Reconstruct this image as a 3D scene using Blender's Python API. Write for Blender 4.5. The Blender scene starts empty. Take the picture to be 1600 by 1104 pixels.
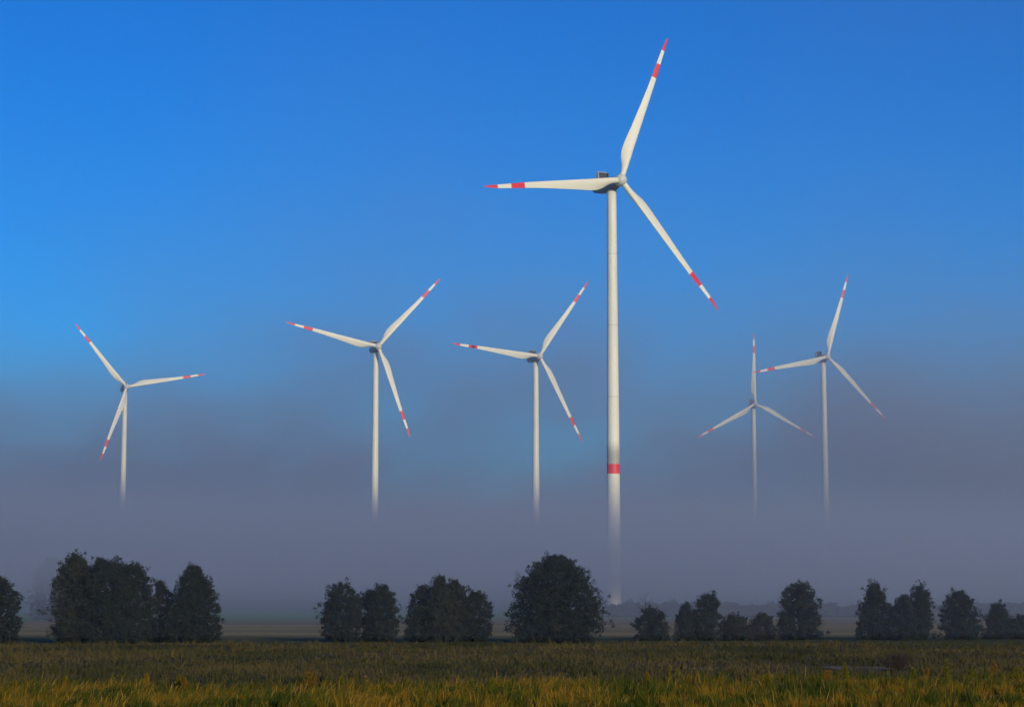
import bpy, math, random
import numpy as np
from mathutils import Vector, Matrix

C = bpy.context.scene
COL = C.collection
R_ = math.radians

# ------------------------------------------------------------------ camera
F_PX, HORIZON, EYE = 3200.0, 940.0, 5.0            # focal length in photo pixels (1600 wide)
PITCH = math.atan((HORIZON - 552.0) / F_PX)
cam_data = bpy.data.cameras.new('camera')
cam = bpy.data.objects.new('camera', cam_data)
COL.objects.link(cam)
cam.location = (0, 0, EYE)
cam.rotation_euler = (math.pi / 2 + PITCH, 0, 0)
cam_data.sensor_width = 36.0
cam_data.lens = 36.0 * F_PX / 1600.0
cam_data.clip_start, cam_data.clip_end = 0.5, 30000.0
C.camera = cam

# ------------------------------------------------------------------ light
SUN_EL, SUN_AZ = 14.0, 25.0                        # azimuth measured from straight behind the camera towards its right
world = bpy.data.worlds.new('World')
C.world = world
world.use_nodes = True
wn, wl = world.node_tree.nodes, world.node_tree.links
sky = wn.new('ShaderNodeTexSky')
sky.sky_type = 'NISHITA'
sky.sun_disc = False
sky.sun_elevation = R_(SUN_EL)
sky.sun_rotation = R_(180.0 - SUN_AZ)
sky.air_density, sky.dust_density, sky.ozone_density = 1.0, 0.3, 4.0
hs = wn.new('ShaderNodeHueSaturation')
hs.inputs['Saturation'].default_value = 1.25
hs.inputs['Hue'].default_value = 0.5
gm = wn.new('ShaderNodeGamma')
gm.inputs['Gamma'].default_value = 1.12
hs.inputs['Value'].default_value = 0.75
wl.new(sky.outputs['Color'], gm.inputs['Color'])
wl.new(gm.outputs['Color'], hs.inputs['Color'])
tint = wn.new('ShaderNodeMix')
tint.data_type, tint.blend_type = 'RGBA', 'MULTIPLY'
tint.inputs[0].default_value = 1.0
tint.inputs[7].default_value = (0.10, 0.65, 0.99, 1.0)      # deep polarised blue of a clear morning
wl.new(hs.outputs['Color'], tint.inputs[6])
wl.new(tint.outputs[2], wn['Background'].inputs['Color'])
wn['Background'].inputs['Strength'].default_value = 0.15
sun_data = bpy.data.lights.new('sun', 'SUN')
sun_data.energy = 3.4
sun_data.angle = R_(0.5)
sun_data.color = (1.0, 0.83, 0.575)
sun = bpy.data.objects.new('sun', sun_data)
COL.objects.link(sun)
_d = Vector((math.sin(R_(SUN_AZ)) * math.cos(R_(SUN_EL)), -math.cos(R_(SUN_AZ)) * math.cos(R_(SUN_EL)), math.sin(R_(SUN_EL))))
sun.rotation_euler = _d.to_track_quat('Z', 'Y').to_euler()
C.view_settings.view_transform = 'Standard'
C.view_settings.look = 'None'
C.view_settings.exposure = 0.0
C.view_settings.gamma = 1.0
C.cycles.use_denoising = True
C.cycles.use_adaptive_sampling = True
C.cycles.adaptive_threshold = 0.035
C.cycles.adaptive_min_samples = 16
C.cycles.max_bounces = 5
C.cycles.volume_bounces = 1
C.cycles.transparent_max_bounces = 16
C.cycles.volume_max_steps = 256

# ------------------------------------------------------------------ helpers
def tag(o, label=None, cat=None, group=None, kind=None):
    for k, v in (('label', label), ('category', cat), ('group', group), ('kind', kind)):
        if v:
            o[k] = v
    return o

def empty(name, loc, rz=0.0):
    o = bpy.data.objects.new(name, None)
    COL.objects.link(o)
    o.location = loc
    o.rotation_euler = (0, 0, rz)
    return o

def quads_mesh(name, V, F, mats, idx=None, smooth=False):
    """V (n,3), F (m,4) or (m,3) arrays -> mesh"""
    V = np.asarray(V, dtype=np.float32)
    F = np.asarray(F, dtype=np.int32)
    me = bpy.data.meshes.new(name)
    k = F.shape[1]
    me.vertices.add(len(V)); me.vertices.foreach_set('co', V.ravel())
    me.loops.add(F.size); me.loops.foreach_set('vertex_index', F.ravel())
    me.polygons.add(len(F))
    me.polygons.foreach_set('loop_start', np.arange(0, F.size, k, dtype=np.int32))
    me.polygons.foreach_set('loop_total', np.full(len(F), k, dtype=np.int32))
    for m in mats:
        me.materials.append(m)
    if idx is not None:
        me.polygons.foreach_set('material_index', np.asarray(idx, dtype=np.int32))
    me.polygons.foreach_set('use_smooth', np.full(len(F), smooth, dtype=bool))
    me.update(calc_edges=True)
    return me

def link(name, me, parent=None, loc=(0, 0, 0)):
    o = bpy.data.objects.new(name, me)
    COL.objects.link(o)
    o.location = loc
    if parent is not None:
        o.parent = parent
    return o

class MB:
    """collects polygons of any size, then links them as ONE mesh object"""
    def __init__(s):
        s.v, s.f, s.m = [], [], []
    def poly(s, pts, mi=0):
        n = len(s.v); s.v += [tuple(p) for p in pts]; s.f.append(tuple(range(n, n + len(pts)))); s.m.append(mi)
    def prism(s, a, b, mi=0):
        """two matching closed rings a, b -> solid"""
        n = len(s.v); k = len(a)
        s.v += [tuple(p) for p in a] + [tuple(p) for p in b]
        for i in range(k):
            j = (i + 1) % k
            s.f.append((n + i, n + j, n + k + j, n + k + i)); s.m.append(mi)
        s.f.append(tuple(n + i for i in range(k - 1, -1, -1))); s.m.append(mi)
        s.f.append(tuple(n + k + i for i in range(k))); s.m.append(mi)
    def box(s, c, d, mi=0):
        x, y, z = c; a, b, e = d[0] / 2, d[1] / 2, d[2] / 2
        s.prism([(x - a, y - b, z - e), (x + a, y - b, z - e), (x + a, y + b, z - e), (x - a, y + b, z - e)],
                [(x - a, y - b, z + e), (x + a, y - b, z + e), (x + a, y + b, z + e), (x - a, y + b, z + e)], mi)
    def rings(s, rings, mi=0, cap=True):
        """list of rings (same count), each with optional material: (points, mat)"""
        n = len(s.v); k = len(rings[0][0])
        for pts, _ in rings:
            s.v += [tuple(p) for p in pts]
        for r in range(len(rings) - 1):
            for i in range(k):
                j = (i + 1) % k
                s.f.append((n + r * k + i, n + r * k + j, n + (r + 1) * k + j, n + (r + 1) * k + i)); s.m.append(rings[r][1])
        if cap:
            s.f.append(tuple(n + i for i in range(k - 1, -1, -1))); s.m.append(rings[0][1])
            t = n + (len(rings) - 1) * k
            s.f.append(tuple(t + i for i in range(k))); s.m.append(rings[-1][1])
    def tube(s, pts, rads, sides=6, mi=0):
        rr = []
        for i, p in enumerate(pts):
            p = Vector(p)
            a = Vector(pts[max(i - 1, 0)]); b = Vector(pts[min(i + 1, len(pts) - 1)])
            t = (b - a).normalized()
            u = t.cross(Vector((0.37, 0.93, 0.11))).normalized(); w = t.cross(u)
            rr.append(([p + (u * math.cos(q) + w * math.sin(q)) * rads[i] for q in [2 * math.pi * j / sides for j in range(sides)]], mi))
        s.rings(rr)
    def mesh(s, name, mats, smooth=False):
        me = bpy.data.meshes.new(name)
        me.from_pydata(s.v, [], s.f)
        for m in mats:
            me.materials.append(m)
        me.polygons.foreach_set('material_index', s.m)
        me.polygons.foreach_set('use_smooth', [smooth] * len(s.f))
        me.update()
        return me
    def build(s, name, mats, parent=None, smooth=False, loc=(0, 0, 0)):
        return link(name, s.mesh(name, mats, smooth), parent, loc)

class NT:
    def __init__(s, mat):
        s.t = mat.node_tree; s.n = s.t.nodes; s.l = s.t.links
    def put(s, inp, v):
        if hasattr(v, 'bl_idname') or isinstance(v, bpy.types.NodeSocket):
            s.l.new(v, inp)
        else:
            inp.default_value = v
    def math(s, op, a, b=0.0, c=None, clamp=False):
        m = s.n.new('ShaderNodeMath'); m.operation = op; m.use_clamp = clamp
        s.put(m.inputs[0], a); s.put(m.inputs[1], b)
        if c is not None:
            s.put(m.inputs[2], c)
        return m.outputs[0]
    def smooth(s, v, lo, hi, o0=0.0, o1=1.0):
        m = s.n.new('ShaderNodeMapRange'); m.interpolation_type = 'SMOOTHSTEP'
        s.put(m.inputs['Value'], v); s.put(m.inputs['From Min'], lo); s.put(m.inputs['From Max'], hi)
        m.inputs['To Min'].default_value = o0; m.inputs['To Max'].default_value = o1
        return m.outputs['Result']
    def lin(s, v, lo, hi, o0=0.0, o1=1.0):
        m = s.n.new('ShaderNodeMapRange')
        s.put(m.inputs['Value'], v); s.put(m.inputs['From Min'], lo); s.put(m.inputs['From Max'], hi)
        m.inputs['To Min'].default_value = o0; m.inputs['To Max'].default_value = o1
        return m.outputs['Result']
    def pos(s):
        g = s.n.new('ShaderNodeNewGeometry'); return g.outputs['Position']
    def xyz(s, v):
        m = s.n.new('ShaderNodeSeparateXYZ'); s.l.new(v, m.inputs[0]); return m.outputs
    def noise(s, v, scale=1.0, detail=2.0, stretch=None, offset=(0, 0, 0), rough=0.5):
        if stretch or any(offset):
            m = s.n.new('ShaderNodeMapping'); s.l.new(v, m.inputs['Vector'])
            m.inputs['Scale'].default_value = stretch or (1, 1, 1); m.inputs['Location'].default_value = offset
            v = m.outputs[0]
        n = s.n.new('ShaderNodeTexNoise'); s.l.new(v, n.inputs['Vector'])
        n.inputs['Scale'].default_value = scale; n.inputs['Detail'].default_value = detail; n.inputs['Roughness'].default_value = rough
        return n.outputs['Fac']
    def mix(s, f, a, b):
        m = s.n.new('ShaderNodeMix'); m.data_type = 'RGBA'
        s.put(m.inputs[0], f)
        for k, v in ((6, a), (7, b)):
            if isinstance(v, tuple):
                m.inputs[k].default_value = (*v[:3], 1.0)
            else:
                s.l.new(v, m.inputs[k])
        return m.outputs[2]
    def ramp(s, f, stops):
        r = s.n.new('ShaderNodeValToRGB'); s.l.new(f, r.inputs[0])
        e = r.color_ramp.elements
        while len(e) < len(stops):
            e.new(0.5)
        for i, (p, c) in enumerate(stops):
            e[i].position = p; e[i].color = (*c, 1.0)
        return r.outputs['Color']

def material(name, rough=0.8, color=(0.5, 0.5, 0.5), spec=0.3):
    m = bpy.data.materials.new(name); m.use_nodes = True
    b = m.node_tree.nodes['Principled BSDF']
    b.inputs['Roughness'].default_value = rough
    b.inputs['Base Color'].default_value = (*color, 1.0)
    b.inputs['Specular IOR Level'].default_value = spec
    return m, NT(m), b

def put_color(nt, b, col):
    nt.l.new(col, b.inputs['Base Color'])

# ------------------------------------------------------------------ materials
WHITE = (0.83, 0.77, 0.63)
RED = (0.80, 0.028, 0.035)

def paint(name, col, dirt=0.12):
    m, nt, b = material(name, 0.45, col, 0.4)
    tc = nt.n.new('ShaderNodeTexCoord').outputs['Object']
    n = nt.noise(tc, 0.35, 4, stretch=(1, 1, 0.25))
    f = nt.smooth(n, 0.45, 0.75, 0.0, dirt)
    put_color(nt, b, nt.mix(f, col, tuple(c * 0.55 for c in col)))
    return m

def tower_paint():
    m, nt, b = material('tower_white', 0.45, WHITE, 0.4)
    tc = nt.n.new('ShaderNodeTexCoord').outputs['Object']
    z = nt.xyz(tc)[2]
    n = nt.noise(tc, 0.5, 4, stretch=(1, 1, 0.12))
    f = nt.smooth(n, 0.45, 0.75, 0.0, 0.16)
    seam = nt.math('MODULO', z, 25.5)                 # flange joints between tower sections
    sm = nt.math('LESS_THAN', seam, 0.30)
    f = nt.math('MAXIMUM', f, nt.math('MULTIPLY', sm, 0.35))
    put_color(nt, b, nt.mix(f, WHITE, (0.30, 0.29, 0.28)))
    return m

M_TOWER = tower_paint()
M_WHITE = paint('blade_white', WHITE, 0.10)
M_RED = paint('marking_red', RED, 0.15)
M_HUB = paint('hub_white', (0.66, 0.64, 0.57), 0.2)
M_NAC = paint('nacelle_grey', (0.17, 0.18, 0.21), 0.25)
M_GRILLE = material('cooler_dark', 0.5, (0.03, 0.03, 0.035))[0]
M_METAL = material('metal_grey', 0.5, (0.18, 0.18, 0.19))[0]

def dark_patch_red():
    m, nt, b = material('marking_red_dark_patch', 0.5, RED)
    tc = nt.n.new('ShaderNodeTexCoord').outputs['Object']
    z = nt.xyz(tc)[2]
    up = nt.math('MULTIPLY', nt.smooth(z, 42.5, 44.2), nt.smooth(z, 46.3, 44.8))  # dark patch across the middle of the inner red band
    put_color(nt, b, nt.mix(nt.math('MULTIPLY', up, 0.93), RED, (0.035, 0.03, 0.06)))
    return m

def grey_band_tower():
    """the nearest tower carries a soft grey band just above its red ring"""
    m, nt, b = material('tower_white_grey_band', 0.5, WHITE)
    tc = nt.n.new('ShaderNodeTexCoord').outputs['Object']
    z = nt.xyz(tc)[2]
    f = nt.math('MULTIPLY', nt.smooth(z, 62.0, 56.0), nt.math('GREATER_THAN', z, 53.0))  # grey starts at the ring and fades out upwards
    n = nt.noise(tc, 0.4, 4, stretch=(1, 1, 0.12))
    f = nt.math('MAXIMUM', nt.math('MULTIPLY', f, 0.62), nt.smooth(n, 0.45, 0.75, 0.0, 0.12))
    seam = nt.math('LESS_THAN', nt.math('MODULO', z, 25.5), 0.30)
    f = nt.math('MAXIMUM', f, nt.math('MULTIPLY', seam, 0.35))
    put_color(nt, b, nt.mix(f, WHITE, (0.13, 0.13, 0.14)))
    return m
M_RED_PATCH = dark_patch_red()
M_TOWER_BAND = grey_band_tower()

def foliage_mat(name, dark, light, dry=None):
    m, nt, b = material(name, 0.7, dark, 0.15)
    g = nt.n.new('ShaderNodeNewGeometry')
    n = nt.noise(g.outputs['Position'], 0.8, 3)
    f = nt.math('ADD', nt.math('MULTIPLY', g.outputs['Random Per Island'], 0.55), nt.smooth(n, 0.35, 0.7, 0.0, 0.45))
    c = nt.mix(f, dark, light)
    if dry:
        c = nt.mix(nt.smooth(nt.noise(g.outputs['Position'], 0.35, 2, offset=(7, 3, 1)), 0.5, 0.7, 0, 0.7), c, dry)
    put_color(nt, b, c)
    return m

M_LEAF = foliage_mat('tree_leaves', (0.007, 0.013, 0.013), (0.024, 0.033, 0.022))
M_LEAF_OLIVE = foliage_mat('tree_leaves_olive', (0.009, 0.015, 0.011), (0.034, 0.042, 0.020), (0.034, 0.034, 0.018))
M_LEAF_BROWN = foliage_mat('bush_leaves_brown', (0.010, 0.014, 0.012), (0.030, 0.030, 0.020))
M_BARK = foliage_mat('bark', (0.03, 0.025, 0.02), (0.07, 0.06, 0.05))
M_TWIG = foliage_mat('reddish_twigs', (0.05, 0.034, 0.026), (0.11, 0.07, 0.045))

# ------------------------------------------------------------------ ground
def ground_mat():
    m, nt, b = material('ground_fields', 0.95, (0.05, 0.04, 0.03), 0.05)
    p = nt.pos(); x, y, z = nt.xyz(p)
    wob = nt.math('MULTIPLY', nt.math('SUBTRACT', nt.noise(p, 0.006, 3), 0.5), 60.0)
    yy = nt.math('ADD', y, wob)
    fine = nt.noise(p, 1.2, 4)
    soil = nt.mix(fine, (0.030, 0.022, 0.012), (0.075, 0.052, 0.022))
    patches = nt.smooth(nt.noise(p, 0.03, 4, stretch=(0.5, 1.6, 1)), 0.42, 0.62)
    meadow = nt.mix(patches, (0.048, 0.042, 0.014), (0.095, 0.070, 0.024))
    meadow = nt.mix(nt.math('MULTIPLY', fine, 0.5), meadow, (0.035, 0.028, 0.014))
    hedgefoot = nt.mix(fine, (0.050, 0.055, 0.016), (0.085, 0.085, 0.028))
    rows = nt.smooth(nt.math('SINE', nt.math('MULTIPLY', nt.math('ADD', yy, nt.math('MULTIPLY', x, 0.06)), 0.12)), -1.0, 1.0)
    stub = nt.mix(rows, (0.21, 0.155, 0.060), (0.28, 0.205, 0.080))
    stub = nt.mix(nt.smooth(nt.noise(p, 0.008, 3, stretch=(0.4, 1.6, 1)), 0.4, 0.65), stub, (0.17, 0.14, 0.07))
    green = nt.mix(nt.noise(p, 0.01, 3), (0.06, 0.20, 0.04), (0.10, 0.26, 0.06))
    c = nt.mix(nt.smooth(y, 125, 140), soil, meadow)
    c = nt.mix(nt.smooth(y, 236, 246), c, hedgefoot)
    c = nt.mix(nt.smooth(yy, 285, 325), c, stub)
    right_edge = nt.lin(x, -200, 260, 520, 760)
    c = nt.mix(nt.smooth(nt.math('SUBTRACT', yy, right_edge), -12, 12), c, green)
    put_color(nt, b, c)
    bump = nt.n.new('ShaderNodeBump'); bump.inputs['Strength'].default_value = 0.5; bump.inputs['Distance'].default_value = 0.15
    nt.l.new(fine, bump.inputs['Height']); nt.l.new(bump.outputs[0], b.inputs['Normal'])
    return m

def ground_z(x, y):
    """gentle lumps close by, flat farther off"""
    a = 0.12 * np.sin(x * 0.23 + 1.3) * np.cos(y * 0.17) + 0.10 * np.sin(x * 0.09 - y * 0.11)
    fade = np.clip((260 - y) / 60, 0, 1) * np.clip((y - 20) / 40, 0, 1)
    pond = np.exp(-(((x - 26.2) / 4.0) ** 2 + ((y - 161) / 6.5) ** 2) ** 2)
    return a * fade * (1 - pond) - 0.22 * pond

def make_ground():
    ys = np.concatenate([[-300, -60, 0], np.arange(40, 92, 6), np.arange(92, 260, 1.5), np.arange(260, 420, 15),
                         np.arange(420, 1500, 90), np.arange(1500, 7001, 500)])
    xs = np.concatenate([-np.array([7000, 4000, 2000, 1000, 500, 250, 150])[:], np.arange(-84, 85, 1.5), np.array([150, 250, 500, 1000, 2000, 4000, 7000])])
    X, Y = np.meshgrid(xs, ys)
    inside = np.clip((84 - np.abs(X)) / 20, 0, 1)
    Z = ground_z(X, Y) * inside
    V = np.stack([X, Y, Z], -1).reshape(-1, 3)
    nx, ny = len(xs), len(ys)
    i = np.arange(nx - 1)[None, :] + nx * np.arange(ny - 1)[:, None]
    F = np.stack([i, i + 1, i + 1 + nx, i + nx], -1).reshape(-1, 4)
    o = link('ground', quads_mesh('ground', V, F, [ground_mat()], smooth=True))
    tag(o, kind='structure')
make_ground()

# small pool of standing water in the meadow
m_water, nt, b = material('pond_water', 0.35, (0.16, 0.14, 0.11), 0.0)
b.inputs['IOR'].default_value = 1.08
bp = nt.n.new('ShaderNodeBump'); bp.inputs['Strength'].default_value = 0.04
nt.l.new(nt.noise(nt.pos(), 3.0, 2), bp.inputs['Height']); nt.l.new(bp.outputs[0], b.inputs['Normal'])
def make_pond():
    mb = MB(); k = 48; rnd = random.Random(4)
    ring = []
    for i in range(k):
        a = 2 * math.pi * i / k
        w = 1 + 0.10 * math.sin(3 * a + 1) + 0.06 * math.sin(7 * a)
        ring.append((27.0 + 2.7 * w * math.cos(a), 161 + 5.5 * w * math.sin(a), -0.10))
    mb.poly(ring)
    tag(mb.build('pond_water', [m_water]), kind='structure')
make_pond()

# ------------------------------------------------------------------ grasses (stuff)
def blade_field(name, n, y0, y1, hmin, hmax, wid, mat, lean_fn, seed, spread=1.15, density=None, ky=1.0, tufts=0, tuft_blades=26, tuft_r=0.35, tuft_h=1.0):
    """grass as separate bent blades, part of them gathered in tufts of uneven height"""
    r = np.random.default_rng(seed)
    def scatter(m):
        y = y0 + (y1 - y0) * r.random(m * 2) ** ky
        x = (r.random(m * 2) * 2 - 1) * (y * 0.27 * spread + 3)
        keep = np.ones(len(x), bool)
        if density is not None:
            keep &= r.random(len(x)) < density(x, y)
        keep &= ((((x - 26.2) / 3.5) ** 2 + ((y - 161) / 5.8) ** 2 > 1) | (r.random(len(x)) < .22)) & ~((np.abs(x - 25.5) < 3.6) & (y > 146) & (y < 158) & (r.random(len(x)) < .7))
        return x[keep][:m], y[keep][:m]
    x, y = scatter(n)
    n = len(x)
    h = hmin + (hmax - hmin) * r.random(n) ** 1.6
    pat = np.sin(x * 1.1 + 2.1 * np.sin(y * 0.31)) * np.sin(y * 0.47 + 1.7 * np.sin(x * 0.37)) + 0.6 * np.sin(x * 2.9 + y * .8) * np.sin(y * 1.3 - x * .7)
    h *= np.clip(0.72 + 0.33 * pat, 0.22, 1.3)
    lx, ly = lean_fn(x, y, r, n)
    if tufts:
        tx_, ty_ = scatter(tufts); m = len(tx_)
        hh = tuft_h * (0.45 + 0.75 * r.random(m) ** 2); rr = tuft_r * (0.4 + 0.9 * r.random(m))
        bl0, _ = lean_fn(tx_, ty_, r, m)
        rep = lambda a: np.repeat(a, tuft_blades)
        k = m * tuft_blades; a = r.random(k) * 6.283; q = r.random(k) ** .7
        x = np.concatenate([x, rep(tx_) + np.cos(a) * q * rep(rr) * .6]); y = np.concatenate([y, rep(ty_) + np.sin(a) * q * rep(rr) * .6])
        h = np.concatenate([h, rep(hh) * (1 - .35 * q) * (.75 + .35 * r.random(k))])
        lx = np.concatenate([lx, np.cos(a) * q * .35 + rep(bl0) * .6]); ly = np.concatenate([ly, np.sin(a) * q * .35])
        n = len(x)
    z = ground_z(x, y) - 0.03
    yaw = r.random(n) * math.pi
    w = wid * (0.5 + 1.0 * r.random(n) ** 1.5)
    dx, dy = np.cos(yaw) * w / 2, np.sin(yaw) * w / 2
    b0 = np.stack([x - dx, y - dy, z], 1); b1 = np.stack([x + dx, y + dy, z], 1)
    mx, my = x + lx * h * 0.35, y + ly * h * 0.35
    m0 = np.stack([mx - dx * .8, my - dy * .8, z + h * 0.55], 1); m1 = np.stack([mx + dx * .8, my + dy * .8, z + h * 0.55], 1)
    tz = z + h * np.clip(1.0 - 0.35 * (lx ** 2 + ly ** 2), 0.35, 1)
    tx, ty = x + lx * h, y + ly * h
    t0 = np.stack([tx - dx * .15, ty - dy * .15, tz], 1); t1 = np.stack([tx + dx * .15, ty + dy * .15, tz], 1)
    V = np.stack([b0, b1, m0, m1, t0, t1], 1).reshape(-1, 3)
    base = np.arange(n)[:, None] * 6
    F = np.concatenate([base + np.array([[0, 1, 3, 2]]), base + np.array([[2, 3, 5, 4]])], 1).reshape(-1, 4)
    return link(name, quads_mesh(name, V, F, [mat]))

def grass_mat(name, stops, big=0.12, trans=0.0, dark=None):
    m, nt, b = material(name, 0.75, (0.1, 0.1, 0.02), 0.1)
    g = nt.n.new('ShaderNodeNewGeometry')
    p = g.outputs['Position']
    n1 = nt.noise(p, big, 3, stretch=(1, 0.6, 0.3)); n2 = nt.noise(p, big * 6, 2, offset=(3, 5, 0), stretch=(1, 1, 0.3))
    f = nt.math('ADD', nt.math('MULTIPLY', nt.lin(n1, 0.3, 0.7), 0.5), nt.math('MULTIPLY', nt.lin(n2, 0.3, 0.7), 0.25))
    f = nt.math('ADD', f, nt.math('MULTIPLY', g.outputs['Random Per Island'], 0.25))
    put_color(nt, b, nt.ramp(f, stops))
    return m

M_GRASS = grass_mat('foreground_grass', [(0.20, (0.010, 0.018, 0.002)), (0.40, (0.036, 0.058, 0.003)), (0.54, (0.080, 0.072, 0.004)),
                                        (0.64, (0.170, 0.100, 0.006)), (0.82, (0.250, 0.135, 0.012))], 0.22)
M_STRAW = grass_mat('dry_straw', [(0.1, (0.16, 0.085, 0.010)), (0.5, (0.27, 0.15, 0.022)), (0.9, (0.36, 0.22, 0.05))], 0.3)
M_MEADOW = grass_mat('meadow_grass', [(0.15, (0.014, 0.021, 0.007)), (0.35, (0.038, 0.040, 0.013)), (0.55, (0.068, 0.055, 0.019)),
                                     (0.85, (0.108, 0.078, 0.030))], 0.06)
M_WEED = grass_mat('weed_yellow', [(0.1, (0.05, 0.07, 0.003)), (0.5, (0.12, 0.105, 0.004)), (0.9, (0.18, 0.135, 0.008))], 0.4)
M_WEED_OCHRE = grass_mat('weed_ochre', [(0.1, (0.09, 0.05, 0.004)), (0.5, (0.17, 0.09, 0.006)), (0.9, (0.23, 0.125, 0.012))], 0.4)

def lean_fore(x, y, r, n):
    s = np.clip((-x + 4) / 14, 0, 1)
    return 0.05 + 0.75 * s * r.random(n) + r.normal(size=n) * 0.42, r.normal(size=n) * 0.4
def lean_mid(x, y, r, n):
    return r.normal(size=n) * 0.4 + 0.05, r.normal(size=n) * 0.35

def edge(x):
    """where the bright grass in front gives way to the dull meadow"""
    return 124 + 3.0 * np.sin(x * 0.15 + 0.6) + 2.0 * np.sin(x * 0.43) + np.clip((x - 8) * 0.55, 0, 14)
g = blade_field('grass', 110000, 92, 150, 0.22, 0.75, 0.034, M_GRASS, lean_fore, 1, tufts=3200, tuft_h=0.95,
                density=lambda x, y: 1 / (1 + np.exp((y - edge(x)) / 0.7)))
tag(g, 'sunlit green and golden grass along the bottom of the picture', 'grass', kind='stuff')
g = blade_field('dry_grass', 6500, 92, 130, 0.5, 1.25, 0.034, M_STRAW, lean_fore, 2,
                density=lambda x, y: (0.35 + 0.65 * (x < 5)) / (1 + np.exp((y - edge(x) + 2) / 1.2)))
tag(g, 'pale dry straw stalks bending over among the green grass', 'grass', kind='stuff')
g = blade_field('meadow_grass', 110000, 118, 250, 0.2, 0.6, 0.055, M_MEADOW, lean_mid, 3, ky=1.25, tufts=3000, tuft_h=0.8, tuft_blades=20)
tag(g, 'dull brown meadow grass between the bright grass and the trees', 'grass', kind='stuff')

# ------------------------------------------------------------------ weeds that stand out one by one
def px_ground(px, py, z=0.0):
    """photo pixel -> point on the ground plane"""
    u, v = (px - 800.0) / F_PX, (552.0 - py) / F_PX
    d = Vector((u, math.cos(PITCH) - v * math.sin(PITCH), math.sin(PITCH) + v * math.cos(PITCH)))
    s = (z - EYE) / d.z
    return Vector((d.x * s, d.y * s, z))
def at(px, py, Y):
    """photo pixel at distance Y along the ground"""
    u, v = (px - 800.0) / F_PX, (552.0 - py) / F_PX
    d = Vector((u, math.cos(PITCH) - v * math.sin(PITCH), math.sin(PITCH) + v * math.cos(PITCH)))
    s = Y / d.y
    return Vector((d.x * s, Y, EYE + d.z * s))

def weed(px, top, Y, wpx, label, mat, seed, name='tall_weed', cat='weed', bushy=1.0, group=None):
    rnd = np.random.default_rng(seed)
    p = at(px, top, Y); gz = float(ground_z(np.float64(p.x), np.float64(Y)))
    H = max(0.5, p.z - gz); Wd = wpx * Y / F_PX
    root = empty(name, (p.x, Y, gz))
    tag(root, label, cat, group)
    st = MB(); lv = []
    for k in range(5 if bushy >= 1 else 3):
        a = rnd.random() * 6.28; lean = Wd * 0.28 * rnd.random()
        tip = (math.cos(a) * lean, math.sin(a) * lean, H * (0.75 + 0.25 * rnd.random()) if k else H * 0.97)
        mid = (tip[0] * 0.35, tip[1] * 0.35, tip[2] * 0.5)
        st.tube([(0, 0, -0.05), mid, tip], [0.012, 0.009, 0.003], 4)
        m_ = int(70 * bushy)
        t = 0.12 + 0.88 * rnd.random(m_)
        cx = np.array(mid)[None] * (1 - t)[:, None] * 0 + np.array(tip)[None] * t[:, None]
        rad = Wd * 0.5 * np.sin(np.clip(t * 2.6 + 0.25, 0, 3.05)) * (0.35 + 0.65 * rnd.random(m_))
        aa = rnd.random(m_) * 6.28
        cx[:, 0] += np.cos(aa) * rad; cx[:, 1] += np.sin(aa) * rad; cx[:, 2] += rnd.normal(size=m_) * 0.02
        lv.append(np.concatenate([cx, aa[:, None]], 1))
    L = np.concatenate(lv); m_ = len(L)
    u = np.stack([np.cos(L[:, 3]) * .6, np.sin(L[:, 3]) * .6, 0.8 + 0 * L[:, 3]], 1) * (0.05 + 0.04 * rnd.random(m_))[:, None]
    w = rnd.normal(size=(m_, 3)); w = w / np.linalg.norm(w, axis=1)[:, None] * 0.022
    V = np.stack([L[:, :3] - u, L[:, :3] - w, L[:, :3] + u, L[:, :3] + w], 1).reshape(-1, 3)
    F = np.arange(m_ * 4).reshape(-1, 4)
    st.build('stem', [M_WEED_OCHRE], root)
    link('foliage', quads_mesh('foliage', V, F, [mat]), root)
    return root

GW = 'tall weeds rising above the sunlit grass'
weed(485, 1046, 122, 22, 'bushy golden weed rising above the grass, below the gap left of the second tree group', M_WEED_OCHRE, 1, bushy=1.6, group=GW)
weed(102, 1053, 123, 10, 'small yellow weed at the grass edge below the large left tree clump', M_WEED, 2, group=GW)
weed(229, 1050, 123, 9, 'slim ochre weed at the grass edge below the right end of the large left clump', M_WEED_OCHRE, 3, group=GW)
weed(279, 1054, 121, 11, 'yellowish upright weed, left one of the close pair below the round left tree', M_WEED, 4, group=GW)
weed(288, 1056, 120, 11, 'ochre weed, right one of the close pair below the round left tree', M_WEED_OCHRE, 5, group=GW)
weed(534, 1055, 121, 12, 'low green yellow weed in the grass beside the bushy golden weed', M_WEED, 6, group=GW)
weed(573, 1053, 121, 5, 'single thin pale stalk standing above the grass below the third tree group', M_STRAW, 7, bushy=0.3, group=GW)
weed(636, 1056, 122, 12, 'bright green weed at the grass edge below the gap between two middle tree groups', M_WEED, 8, group=GW)
weed(1045, 1040, 124, 8, 'narrow yellow weed, left one of the tall pair below the crooked topped tree', M_WEED, 9, group=GW)
weed(1059, 1042, 124, 8, 'narrow yellow weed, right one of the tall pair below the crooked topped tree', M_WEED, 10, group=GW)
weed(1011, 1046, 123, 10, 'ochre weed at the grass edge below the snag tree', M_WEED_OCHRE, 11, group=GW)
weed(1076, 1052, 121, 10, 'short ochre weed just right of the tall weed pair', M_WEED_OCHRE, 12, group=GW)
weed(1197, 1054, 120, 20, 'broad yellow weed thicket below the low bushes', M_WEED, 13, bushy=1.6, group=GW)
weed(1320, 1034, 128, 12, 'yellow weed standing in front of the left end of the pond', M_WEED, 14, bushy=1.2, group=GW)
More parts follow.
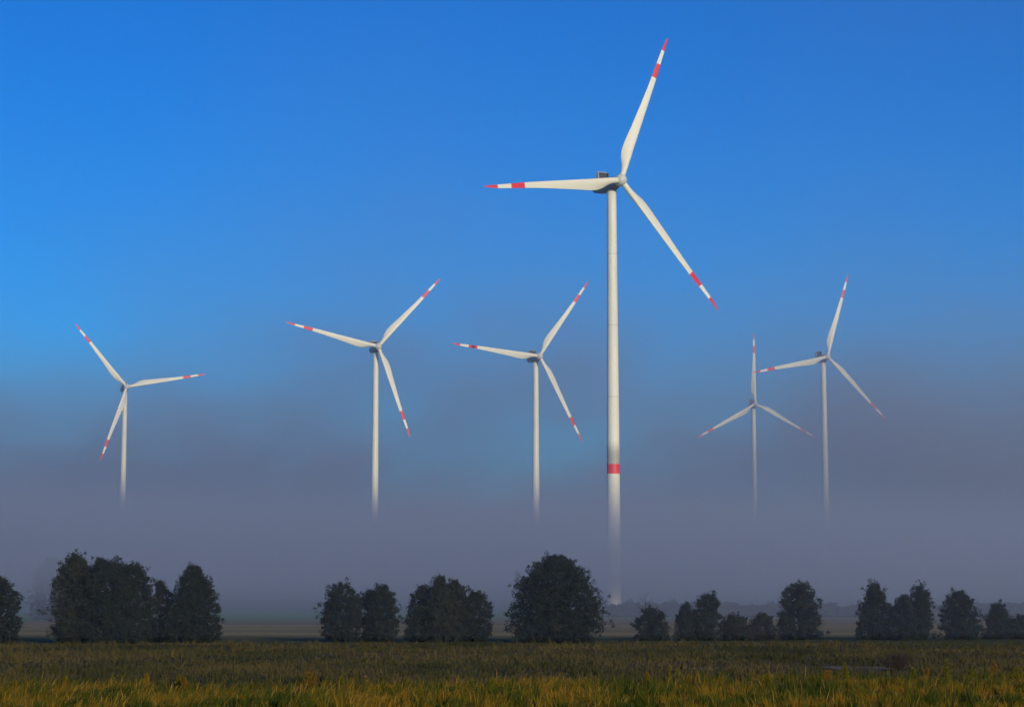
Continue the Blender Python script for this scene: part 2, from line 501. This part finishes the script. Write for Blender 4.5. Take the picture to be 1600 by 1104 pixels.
weed(1479, 1028, 130, 15, 'tall leafy yellow green weed right of the bare reddish bush', M_WEED, 15, bushy=1.5, group=GW)
weed(1427, 1042, 126, 9, 'upright yellow weed just right of the pond and the bare bush', M_WEED, 16, group=GW)
weed(1448, 1038, 126, 9, 'ochre weed between the bare bush and the tall leafy weed', M_WEED_OCHRE, 17, group=GW)
weed(1398, 1058, 116, 9, 'thick golden weed in the grass below the bare reddish bush', M_WEED_OCHRE, 18, group=GW)
weed(1518, 1040, 124, 9, 'upright yellow weed below the last tree but one on the right', M_WEED, 19, group=GW)
weed(1590, 1040, 128, 26, 'spreading yellow green weed at the right edge of the picture', M_WEED, 20, bushy=1.8, group=GW)
weed(1552, 1032, 130, 14, 'rusty ochre weed left of the spreading weed at the right edge', M_WEED_OCHRE, 21, group=GW)
weed(1292, 1045, 124, 14, 'ochre weed left of the pond at the meadow edge', M_WEED_OCHRE, 22, group=GW)

def bare_bush(px, top, Y, wpx):
    rnd = random.Random(5); p = at(px, top, Y)
    root = empty('bare_bush', (p.x, Y, 0)); H = p.z; W = wpx * Y / F_PX
    tag(root, 'bare reddish brown bush standing beside the pond', 'bush')
    mb = MB()
    for k in range(85):
        a = rnd.random() * 6.283; s = rnd.random() ** 0.6
        bx, by = math.cos(a) * W * .2 * s, math.sin(a) * W * .2 * s
        tx, ty = math.cos(a) * W * .5 * s, math.sin(a) * W * .5 * s
        hh = H * (1 - 0.5 * s * s) * (0.7 + 0.3 * rnd.random())
        mx, my = (bx + tx) / 2 + rnd.gauss(0, .06), (by + ty) / 2 + rnd.gauss(0, .06)
        mb.tube([(bx, by, -0.1), (mx, my, hh * .55), (tx, ty, hh)], [0.03, 0.022, 0.008], 3)
        for q in range(2):
            t = 0.4 + 0.5 * rnd.random()
            sx, sy, sz = mx + (tx - mx) * t, my + (ty - my) * t, hh * (.55 + .45 * t)
            mb.tube([(sx, sy, sz), (sx + rnd.gauss(0, .25), sy + rnd.gauss(0, .25), sz + 0.35)], [0.015, 0.006], 3)
    mb.build('twigs', [M_TWIG], root)
bare_bush(1402, 1017, 156, 62)

# ------------------------------------------------------------------ trees
def crown_mesh(H, W, seed, shape, mat, dens=1.0, gap=0.0, lean=0.0, skirt=True, leaf=0.105, twigs=None):
    """crown of leaf clusters carried by limbs; shape: list of (t, half width 0..1)"""
    r = np.random.default_rng(seed)
    ts = np.array([s[0] for s in shape]); ws = np.array([s[1] for s in shape])
    n_limb = int(50 * (H / 10) * max(0.6, dens))
    cl = []
    limbs = []
    for k in range(n_limb):
        t = 0.02 + 0.96 * (k + r.random()) / n_limb
        a = k * 2.399 + r.normal() * 0.4
        env = np.interp(t, ts, ws) * W / 2
        L = env * (0.82 + 0.26 * r.random() ** 2)
        if gap and r.random() < gap:
            L *= 0.45
        z0 = H * max(0.0, t - 0.16 - 0.08 * r.random()); z1 = H * t + r.normal() * 0.1
        x0 = lean * z0; x1 = lean * z1 + math.cos(a) * L; y1 = math.sin(a) * L
        limbs.append(((x0, 0.0, z0), (x1, y1, z1), 0.02 + 0.012 * L))
        m = max(3, int(5 + L * 4.2 * dens))
        for q in range(m):
            s = 0.25 + 0.78 * (q + r.random()) / m
            jit = 0.12 + 0.075 * L * s
            cx = x0 + (x1 - x0) * s + r.normal() * jit; cy = y1 * s + r.normal() * jit
            cz = z0 + (z1 - z0) * s + r.normal() * 0.36 + 0.15 * s
            cl.append((cx, cy, max(0.15, cz), 0.20 + 0.22 * r.random() ** 2))
    # leaf masses filling the outline of the crown
    ph = r.random(6) * 6.28
    area = H * W * 3.0
    for k in range(int(area * 3.2 * dens)):
        t = r.random() ** 0.9; a = r.random() * 6.283
        wob = 1 + .09 * math.sin(2 * a + 5 * t + ph[0]) + .10 * math.sin(5 * a - 11 * t + ph[1]) + .12 * math.sin(3 * a + 23 * t + ph[2]) + .08 * math.sin(7 * a + 37 * t + ph[5])
        e = np.interp(t, ts, ws) * W / 2 * wob * (0.86 + .07 * r.normal())
        q = e * (1 - 0.45 * r.random() ** 1.6)
        if gap and math.sin(4 * a + 11 * t + ph[3]) * math.sin(13 * t - a + ph[4]) > 0.78 - 1.5 * gap:
            continue
        cl.append((lean * H * t + math.cos(a) * q, math.sin(a) * q, max(.12, H * t * 0.97 + r.normal() * .12), 0.20 + 0.20 * r.random()))
    # twigs reaching past the outline
    for k in range(int(10 + 3.2 * W)):
        t = 0.08 + 0.78 * r.random(); a = r.random() * 6.283
        e = np.interp(t, ts, ws) * W / 2
        rise = 0.15 + 1.3 * max(0.0, t - 0.45)
        L = 0.25 + 0.45 * r.random()
        for q in range(4):
            u = e * 0.82 + L * q / 3 * (1 - .5 * t)
            cl.append((lean * H * t + math.cos(a) * u, math.sin(a) * u, max(.12, H * t * .94 + rise * L * q / 3), 0.24 - 0.04 * q))
    # leading shoots at the top
    for k in range(int(5 + W)):
        a = r.random() * 6.283; q = r.random() * W * 0.06
        u = r.random()
        for w in range(3):
            cl.append((lean * H + math.cos(a) * q * (1 + .3 * w), math.sin(a) * q, H * (0.88 + 0.10 * u * w / 2) - 0.1, 0.24 - .04 * w))
    cl = np.array(cl)
    nl = 28
    n = len(cl) * nl
    c = np.repeat(cl, nl, 0)
    d = r.normal(size=(n, 3)); d /= np.linalg.norm(d, axis=1)[:, None]
    rad = c[:, 3] * (0.35 + 0.9 * r.random(n) ** 0.7)
    P = c[:, :3] + d * rad[:, None] * np.array([0.95, 0.95, 1.1])
    P[:, 2] = np.maximum(P[:, 2], 0.03)
    a1 = r.normal(size=(n, 3)); a1 /= np.linalg.norm(a1, axis=1)[:, None]
    a2 = np.cross(a1, d + 0.3 * r.normal(size=(n, 3))); a2 /= (np.linalg.norm(a2, axis=1)[:, None] + 1e-6)
    sz = leaf * (0.6 + 0.7 * r.random(n))[:, None]
    V = np.stack([P - a1 * sz, P - a2 * sz * .55, P + a1 * sz, P + a2 * sz * .55], 1).reshape(-1, 3)
    return quads_mesh('crown', V, np.arange(n * 4).reshape(-1, 4), [mat]), limbs

ROUND = [(0, .90), (.12, .97), (.3, 1.0), (.5, .97), (.7, .84), (.85, .62), (.94, .38), (1, .12)]
CONE = [(0, .92), (.12, 1.0), (.3, .95), (.5, .82), (.7, .62), (.85, .42), (1, .14)]
BLOCK = [(0, .92), (.15, .97), (.35, 1.0), (.55, 1.0), (.75, .92), (.88, .72), (1, .34)]
WAIST = [(0, .95), (.12, 1.0), (.35, .80), (.5, .82), (.7, .70), (.82, .58), (.92, .55), (1, .25)]
BUSH = [(0, .9), (.3, 1.0), (.6, .85), (.85, .6), (1, .3)]

def tree(px0, px1, top, base, label, seed, shape=ROUND, mat=None, dens=1.0, gap=0.12, lean=0.0, group=None, name='tree', cat='tree', dy=0.0, kw=1.04):
    Y = EYE * F_PX / (base - HORIZON) + dy
    cx = (px0 + px1) / 2
    p = at(cx, top, Y)
    H = p.z; W = (px1 - px0) * Y / F_PX * kw
    root = empty(name, (p.x, Y, 0.0))
    tag(root, label, cat, group)
    me, limbs = crown_mesh(H, W, seed, shape, mat or M_LEAF, dens, gap, lean / max(H, 1))
    tk = MB()
    ln = lean / max(H, 1)
    r0 = 0.05 + 0.018 * H
    tk.tube([(0, 0, -0.2), (ln * H * .3, 0.05, H * .3), (ln * H * .6, -0.05, H * .6), (ln * H * .95, 0, H * .95)], [r0, r0 * .75, r0 * .45, r0 * .1], 7)
    for a, b_, rr in limbs[::2]:
        mid = tuple((a[i] + b_[i]) / 2 + (0.12 if i == 2 else 0) for i in range(3))
        tk.tube([a, mid, b_], [rr, rr * .6, rr * .25], 4)
    tk.build('trunk', [M_BARK], root, smooth=True)
    link('crown', me, root)
    return root

GT = 'trees in the row at the meadow edge'
TREES = [
 (-34, 36, 902, 1005, 'dark tree cut by the left edge of the picture', ROUND, M_LEAF, 1.0, .12, 0),
 (82, 164, 863, 1003, 'tallest tree of the large left clump, with a pointed olive top', ROUND, M_LEAF_OLIVE, 1.15, .15, -.4),
 (128, 205, 871, 1003.6, 'broad dark tree in the middle of the large left clump', BLOCK, M_LEAF, 1.1, .10, 0),
 (168, 238, 878, 1003, 'flat topped tree at the right side of the large left clump', BLOCK, M_LEAF, 1.1, .12, .2),
 (222, 282, 905, 1002, 'thin gappy young tree between the large left clump and the round tree', CONE, M_LEAF, .7, .3, 0),
 (258, 350, 882, 1003, 'round dark tree standing at the right end of the left group', CONE, M_LEAF, 1.2, .12, -.1),
 (504, 568, 911, 1001, 'left tree of the low dark pair left of centre', BLOCK, M_LEAF, 1.0, .15, -.3),
 (556, 598, 922, 1000.5, 'slender tree in the middle of the low dark group left of centre', BLOCK, M_LEAF, .8, .2, 0),
 (572, 622, 914, 1001, 'right tree of the low dark group left of centre', BLOCK, M_LEAF, 1.0, .15, .1),
 (628, 694, 915, 1001, 'left tree of the spired group near the middle, round topped', ROUND, M_LEAF, 1.0, .12, .2),
 (660, 716, 899, 1001.6, 'olive tree with a pointed spire in the group near the middle', CONE, M_LEAF_OLIVE, 1.0, .15, 0),
 (684, 738, 906, 1001, 'olive domed tree right of the spire in the group near the middle', ROUND, M_LEAF_OLIVE, 1.0, .12, -.1),
 (716, 768, 924, 1001, 'lower dark tree at the right end of the group near the middle', BLOCK, M_LEAF, 1.0, .12, .1),
 (800, 940, 866, 1002, 'largest broad domed tree left of the big tower', ROUND, M_LEAF, 1.35, .08, 0),
 (1053, 1090, 942, 999, 'small dark conical tree leaning against the crooked topped tree', CONE, M_LEAF, .9, .15, 0),
 (1074, 1128, 926, 999, 'small tree with a crooked top branching to the right', WAIST, M_LEAF, .9, .25, .45),
 (1208, 1287, 911, 998, 'lone bushy tree between the low bushes and the right hand trees', WAIST, M_LEAF, 1.1, .15, .1),
 (1333, 1400, 910, 998, 'tree with a narrow top and wide skirt, left of the right hand trio', CONE, M_LEAF, 1.0, .18, 0),
 (1388, 1436, 929, 998.5, 'lower tree in the middle of the right hand trio', CONE, M_LEAF, .9, .15, 0),
 (1410, 1460, 914, 998, 'tree with a hooked top at the right of the right hand trio', WAIST, M_LEAF, .95, .2, .1),
 (1466, 1530, 922, 997.5, 'round compact tree standing alone right of the trio', ROUND, M_LEAF, 1.0, .12, 0),
 (1532, 1586, 942, 997, 'small domed tree near the right edge', CONE, M_LEAF, 1.0, .12, 0),
]
for i, (a, b_, t_, bs, lb, sh, mt, dn, gp, ln) in enumerate(TREES):
    tree(a, b_, t_, bs, lb, 100 + i, sh, mt, dn, gp, ln, GT)
GB = 'low bushes in the tree row'
tree(989, 1046, 950, 999, 'dark bush with a bare dead stem sticking out of its top', 201, BUSH, M_LEAF, 1.0, .15, 0, GB, 'bush', 'bush')
tree(1120, 1176, 962, 999, 'low brownish bush right of the crooked topped tree', 202, BUSH, M_LEAF_BROWN, 1.0, .15, 0, GB, 'bush', 'bush')
tree(1166, 1214, 959, 998.6, 'low brownish bush touching the left side of the lone bushy tree', 203, BUSH, M_LEAF_BROWN, 1.0, .15, 0, GB, 'bush', 'bush')
tree(1574, 1622, 961, 997, 'low bush cut by the right edge of the picture', 204, BUSH, M_LEAF, 1.0, .12, 0, GB, 'bush', 'bush')

def snag(px, top, Y):
    p = at(px, top, Y); rnd = random.Random(3)
    root = empty('dead_tree', (p.x, Y, 0)); tag(root, 'thin bare dead tree poking up behind the dark bush', 'tree')
    mb = MB(); H = p.z
    mb.tube([(0, 0, -.1), (.1, 0, H * .5), (-.05, 0, H)], [.07, .05, .015], 5)
    for k in range(12):
        t = .45 + .5 * rnd.random(); s = rnd.choice((-1, 1)); L = (1.2 - t) * 2.0
        mb.tube([(0, 0, H * t), (s * L * .6, rnd.gauss(0, .2), H * t + L * .5), (s * L, rnd.gauss(0, .3), H * t + L * 1.0)], [.03, .02, .008], 3)
    mb.build('trunk', [M_BARK], root)
snag(1008, 926, 275)

# half lost in the fog: one tree at the left, a far hedge line at the right
tree(46, 116, 868, 968, 'faint grey tree almost lost in the fog behind the left clump', 301, ROUND, M_LEAF, .7, .0, 0, None, 'foggy_tree', 'tree')
def far_wood():
    r = np.random.default_rng(9); V = []
    n = 60000
    x = r.random(n) * 420 + 18; y = 690 + r.random(n) * 14 + (x > 120) * 0
    h = 4.2 + .6 * np.sin(x * .031 + 1) + .5 * np.sin(x * .37) + .5 * np.sin(x * .93 + 2) + .4 * np.sin(x * 2.1)
    h *= np.clip((x - 10) / 30, .3, 1)
    z = h * r.random(n) ** .8
    P = np.stack([x, y, z], 1)
    a1 = r.normal(size=(n, 3)) * .35; a2 = r.normal(size=(n, 3)) * .25
    V = np.stack([P - a1, P - a2, P + a1, P + a2], 1).reshape(-1, 3)
    o = link('far_treeline', quads_mesh('far_treeline', V, np.arange(n * 4).reshape(-1, 4), [M_LEAF]))
    tag(o, 'far line of trees fading into the fog behind the right hand trees', 'treeline', kind='stuff')
far_wood()

# ------------------------------------------------------------------ wind turbines
RB = 58.5            # rotor radius
TILT, CONE_A = 4.0, 3.5
OVER = 6.1           # hub centre in front of the tower axis

def blade_mesh(name, band_mat):
    """blade along +Z from the root, +X = towards its leading edge, -Y = upwind (towards the viewer)"""
    mb = MB(); k = 20
    stations = [1.2, 2.2, 3.5, 5.5, 8, 10.5, 13, 16, 20, 25, 30, 36, 41.7, 41.71, 44.5, 47.3, 47.31, 50, 52.9, 52.91, 55, 56.8, 57.9, 58.4, RB]
    chord = lambda s: float(np.interp(s, [1.2, 3, 5.5, 8, 10.5, 13, 16, 20, 25, 30, 36, 42, 48, 53, 56, 57.9, RB],
                                      [2.3, 2.4, 3.1, 3.85, 4.15, 4.1, 3.9, 3.5, 3.1, 2.7, 2.3, 1.95, 1.6, 1.25, .85, .42, .05]))
    thick = lambda s: float(np.interp(s, [1.2, 3, 6, 10, 16, 30, 50, RB], [1.0, 1.0, .72, .42, .30, .22, .17, .15]))
    twist = lambda s: float(np.interp(s, [0, 6, 13, 25, 40, RB], [22, 20, 13, 6, 2, 0]))
    rings = []
    for s in stations:
        c, t, w = chord(s), thick(s), R_(twist(s))
        round_ = float(np.interp(s, [3, 9], [1, 0]))
        pts = []
        le = 0.95 + 0.12 * float(np.interp(s, [0, 13], [1, 0]))    # leading edge nearly straight
        if s > 40: le = 0.95 - 0.5 * (s - 40) / (RB - 40)
        if s < 13: le = float(np.interp(s, [0, 3, 13], [1.05, 1.05, 0.98]))
        for i in range(k):
            a = 2 * math.pi * i / k
            # aerofoil parameter: u 0 (leading) .. 1 (trailing)
            u = (1 - math.cos(a)) / 2
            half = t * c * (1.45 * math.sqrt(max(u, 0)) - 0.62 * u - 1.75 * u * u + 1.4 * u ** 3 - 0.48 * u ** 4)
            ax_, ay_ = le - c * u, (half if a < math.pi else -half) * (1.1 if a < math.pi else 0.8)
            cx_, cy_ = 1.05 * math.cos(a), 1.05 * math.sin(a)
            X = ax_ * (1 - round_) + cx_ * round_; Yy = ay_ * (1 - round_) + cy_ * round_
            pts.append((X * math.cos(w) + Yy * math.sin(w), -X * math.sin(w) + Yy * math.cos(w), s))
        red = (41.7 < s < 47.305) or s > 52.905
        rings.append((pts, 1 if red else 0))
    mb.rings(rings)
    me = mb.mesh(name, [M_WHITE, band_mat], True)
    return me

BLADE = blade_mesh('blade', M_RED)
BLADE_PATCH = blade_mesh('blade', M_RED_PATCH)

def hub_mesh():
    mb = MB(); k = 28; rr = []
    # axis along -Y (front)
    for y, r in [(1.9, 1.7), (1.2, 1.95), (0.3, 2.15), (-.6, 2.1), (-1.2, 1.85), (-1.8, 1.4), (-2.2, .8), (-2.35, .12)]:
        rr.append(([(r * math.cos(2 * math.pi * i / k), y, r * math.sin(2 * math.pi * i / k)) for i in range(k)], 0))
    mb.rings(rr)
    return mb.mesh('hub', [M_HUB], True)
HUB = hub_mesh()

def nacelle_mesh():
    """+Y = rear, origin on the tower axis at hub height"""
    mb = MB()
    def sec(y, w, top, bot, ch=0.55):
        return ([(-w, y, bot + ch), (-w + ch, y, bot), (w - ch, y, bot), (w, y, bot + ch), (w, y, top - ch), (w - ch, y, top), (-w + ch, y, top), (-w, y, top - ch)], 0)
    mb.rings([sec(-4.1, 1.55, 1.5, -1.5, .7), sec(-2.6, 1.85, 1.85, -1.9), sec(-1.8, 1.95, 1.95, -2.15), sec(2.5, 1.95, 2.0, -2.2),
              sec(8.2, 1.95, 2.0, -1.5), sec(9.9, 1.9, 1.95, -0.9), sec(10.3, 1.7, 1.7, -.5)])
    return mb.mesh('nacelle', [M_NAC])
NACELLE = nacelle_mesh()

def cooler_meshes():
    fr, gr = MB(), MB()
    # slanted box on the rear roof: white side cheeks, dark radiator facing the rotor
    x, y0, z0, z1 = 2.05, 5.4, 1.98, 5.5
    for s in (-1, 1):
        a = [(s * x, y0 - .7, z0), (s * x, y0 + 2.2, z0), (s * x, y0 + 1.0, z1), (s * x, y0 - .4, z1)]
        b = [(s * (x + .14), p[1], p[2]) for p in a]
        fr.prism(a, b)
    fr.box((0, y0 + .3, z1 + .07), (2 * x + .28, 1.5, .12))
    gr.box((0, y0, (z0 + z1) / 2), (2 * x - .02, .35, z1 - z0 - .03), 0)
    for i in range(1, 7):
        gr.box((-x + 2 * x * i / 7, y0 - .21, (z0 + z1) / 2), (.09, .06, z1 - z0 - .1), 1)
    gr.box((0, y0 - .26, (z0 + z1) / 2), (2 * x - .1, .04, .08), 1)
    return fr.mesh('cooler', [M_WHITE]), gr.mesh('radiator', [M_GRILLE, M_METAL])
COOLER, RADIATOR = cooler_meshes()

def yaw_ring():
    mb = MB(); k = 32
    mb.rings([([(r * math.cos(2 * math.pi * i / k), r * math.sin(2 * math.pi * i / k), z) for i in range(k)], 0) for z, r in [(0, 1.68), (0, 1.85), (.25, 1.85), (.25, 1.5), (.55, 1.5)]])
    return mb.mesh('yaw_bearing', [M_METAL])
YAW = yaw_ring()

def tower_meshes(H, grey_band):
    k = 48
    def rad(z): return 2.6 - (2.6 - 1.65) * (z / H) ** 1.0
    def ring(z, extra=0.0): return [((rad(z) + extra) * math.cos(2 * math.pi * i / k), (rad(z) + extra) * math.sin(2 * math.pi * i / k), z) for i in range(k)]
    mb = MB(); zs = [-1.0] + list(np.linspace(4, H, 22))
    mb.rings([(ring(z), 0) for z in zs])
    t = mb.mesh('tower', [M_TOWER_BAND if grey_band else M_TOWER], True)
    bn = MB(); bn.rings([(ring(49.6, .012), 0), (ring(53.0, .012), 0)], cap=False)
    return t, bn.mesh('marking_band', [M_RED], True)

def turbine(px, py, sc, yaw, roll, label, grey_band=False, dark_patch=None):
    u, v = (px - 800.0) / F_PX, (552.0 - py) / F_PX
    d = Vector((u, math.cos(PITCH) - v * math.sin(PITCH), math.sin(PITCH) + v * math.cos(PITCH)))
    hub = Vector((0, 0, EYE)) + d * ((151.0) / d.z * sc)
    ya, ti = R_(yaw), R_(TILT)
    n = Vector((math.sin(ya) * math.cos(ti), -math.cos(ya) * math.cos(ti), math.sin(ti)))
    ax = hub - n * (OVER / math.cos(ti))                 # tower axis at nacelle height
    root = empty('wind_turbine', (ax.x, ax.y, 0.0))
    tag(root, label, 'wind turbine', 'wind turbines rising out of the fog')
    HT = ax.z - 2.75
    t, bn = tower_meshes(HT, grey_band)
    tw = link('tower', t, root)
    link('marking_band', bn, tw)
    link('yaw_bearing', YAW, root, (0, 0, HT))
    # nacelle frame: local -Y towards n
    Mn = Matrix.Rotation(ya, 4, 'Z') @ Matrix.Rotation(-ti, 4, 'X')
    nac = link('nacelle', NACELLE, root)
    nac.matrix_local = Matrix.Translation((0, 0, ax.z)) @ Mn
    co = link('cooler', COOLER, nac); link('radiator', RADIATOR, nac)
    hb = link('hub', HUB, root)
    hl = hub - Vector((ax.x, ax.y, 0))
    hb.matrix_local = Matrix.Translation(hl) @ Mn
    for k in range(3):
        b_ = link('blade', BLADE_PATCH if dark_patch == k else BLADE, root)
        # roll counter-clockwise seen from the front (from -Y looking to +Y): about local Y by -angle
        a = R_(roll + 120 * k)
        # seen from the front +X is right; a blade at angle a points to (-sin a, cos a)
        b_.matrix_local = Matrix.Translation(hl) @ Mn @ Matrix.Rotation(-a, 4, 'Y') @ Matrix.Rotation(R_(CONE_A), 4, 'X')
    return root

turbine(970, 281, .983, 29.6, 99.3, 'nearest and tallest wind turbine, its red ringed tower right of the picture centre', grey_band=True)
turbine(591, 541, 1.015, 17.1, 78.3, 'wind turbine left of centre with one blade pointing up right')
turbine(843, 556, .985, 21.8, 85.7, 'wind turbine just left of the nearest tower, with a dark patch on one red band', dark_patch=0)
turbine(198, 604, 1.029, 20.7, 41.0, 'wind turbine at far left with one blade pointing up left and one to the right')
turbine(1293, 557, 1.067, 19.2, 103.4, 'rightmost wind turbine, its lower right blade fading into the fog')
turbine(1180, 630.5, 1.058, 7.4, 0.3, 'smallest and lowest wind turbine with one blade pointing straight up')

# ------------------------------------------------------------------ haze and fog
def box_volume(name, lo, hi, mat, label, cat):
    mb = MB(); c = [(lo[i] + hi[i]) / 2 for i in range(3)]; d = [hi[i] - lo[i] for i in range(3)]
    mb.box(c, d)
    o = mb.build(name, [mat])
    tag(o, label, cat, kind='stuff')
    return o

def vol_mat(name, color, g):
    m = bpy.data.materials.new(name); m.use_nodes = True
    nt = NT(m); nt.n.remove(nt.n['Principled BSDF'])
    v = nt.n.new('ShaderNodeVolumePrincipled')
    v.inputs['Color'].default_value = (*color, 1); v.inputs['Anisotropy'].default_value = g
    nt.l.new(v.outputs[0], nt.n['Material Output'].inputs['Volume'])
    return m, nt, v

m, nt, v = vol_mat('haze', (0.85, 0.88, 0.95), 0.4)
v.inputs['Density'].default_value = 0.00006
box_volume('haze', (-7200, -320, -1.5), (7200, 7200, 460), m, 'thin pale haze over the whole plain', 'haze')

m, nt, v = vol_mat('fog_bank', (0.635, 0.68, 0.775), 0.16)
p = nt.pos(); x, y, z = nt.xyz(p)
n1 = nt.noise(p, 1 / 330.0, 1, stretch=(1, .45, 1.5))
slope = nt.math('ADD', 36.0, nt.math('MULTIPLY', nt.math('MINIMUM', nt.math('SUBTRACT', y, 450.0), 1400.0), 0.040))
lean_x = nt.math('MAXIMUM', nt.math('MINIMUM', nt.math('MULTIPLY', x, -0.035), 9.0), -9.0)
top = nt.math('ADD', nt.math('ADD', slope, lean_x), nt.math('MULTIPLY', nt.math('SUBTRACT', n1, 0.5), 40.0))
low = nt.smooth(z, top, nt.math('SUBTRACT', top, nt.math('ADD', 14.0, nt.math('MULTIPLY', slope, 0.70))))
ramp = nt.smooth(y, 325, 440)
lift = nt.smooth(z, 3.5, 15.0, 0.12, 1.0)
dn = nt.math('MULTIPLY', nt.math('MULTIPLY', low, ramp), nt.math('MULTIPLY', lift, 0.0180))
near_mist = nt.math('MULTIPLY', nt.smooth(y, 175, 255), nt.math('MULTIPLY', nt.smooth(z, 36, 6), 0.0012))
near_mist = nt.math('MULTIPLY', near_mist, nt.smooth(y, 420, 330))
dn = nt.math('ADD', dn, near_mist)
# thinner veil drifting above, with a taller swell on the right
def bump(cx, cy, cz, sx, sy, sz, amp):
    q = nt.math('POWER', nt.math('DIVIDE', nt.math('SUBTRACT', x, cx), sx), 2.0)
    q = nt.math('ADD', q, nt.math('POWER', nt.math('DIVIDE', nt.math('SUBTRACT', y, cy), sy), 2.0))
    q = nt.math('ADD', q, nt.math('POWER', nt.math('DIVIDE', nt.math('SUBTRACT', z, cz), sz), 2.0))
    return nt.math('MULTIPLY', nt.math('EXPONENT', nt.math('MULTIPLY', q, -1.0)), amp)
veil = nt.math('MULTIPLY', nt.lin(n1, 0.32, 0.68, 0.0, 2.0), nt.math('MULTIPLY', nt.smooth(z, 430, 40), 0.0012))
veil = nt.math('MULTIPLY', veil, nt.smooth(y, 1350, 2500, 0.10, 1.0))
hump = bump(310.0, 1250.0, 75.0, 150.0, 260.0, 55.0, 0.0026)
wisps = bump(-95.0, 1720.0, 190.0, 110.0, 230.0, 75.0, 0.0011)
wisps = nt.math('ADD', wisps, bump(330.0, 1500.0, 135.0, 150.0, 200.0, 55.0, 0.0024))
wisps = nt.math('ADD', wisps, bump(-210.0, 1560.0, 120.0, 110.0, 200.0, 38.0, 0.0016))
wisps = nt.math('ADD', wisps, bump(60.0, 1900.0, 215.0, 120.0, 230.0, 60.0, 0.0008))
n3 = nt.noise(p, 1 / 110.0, 1.5, stretch=(1, .5, 1.7), offset=(1.3, 4.1, .7), rough=0.6)
hump = nt.math('ADD', hump, bump(215.0, 1130.0, 80.0, 130.0, 160.0, 72.0, 0.0024))
hump = nt.math('ADD', hump, bump(-480.0, 1750.0, 120.0, 200.0, 230.0, 75.0, 0.0016))
high = nt.math('MULTIPLY', nt.math('ADD', veil, nt.math('ADD', hump, wisps)), nt.lin(n3, 0.34, 0.66, 0.45, 1.55))
tot = nt.math('ADD', dn, high)
nt.l.new(tot, v.inputs['Density'])
m.cycles.volume_step_rate = 0.7
box_volume('fog_bank', (-1600, 170, 0.9), (1600, 4600, 440), m, 'low grey bank of ground fog swallowing the feet of the turbines', 'fog')
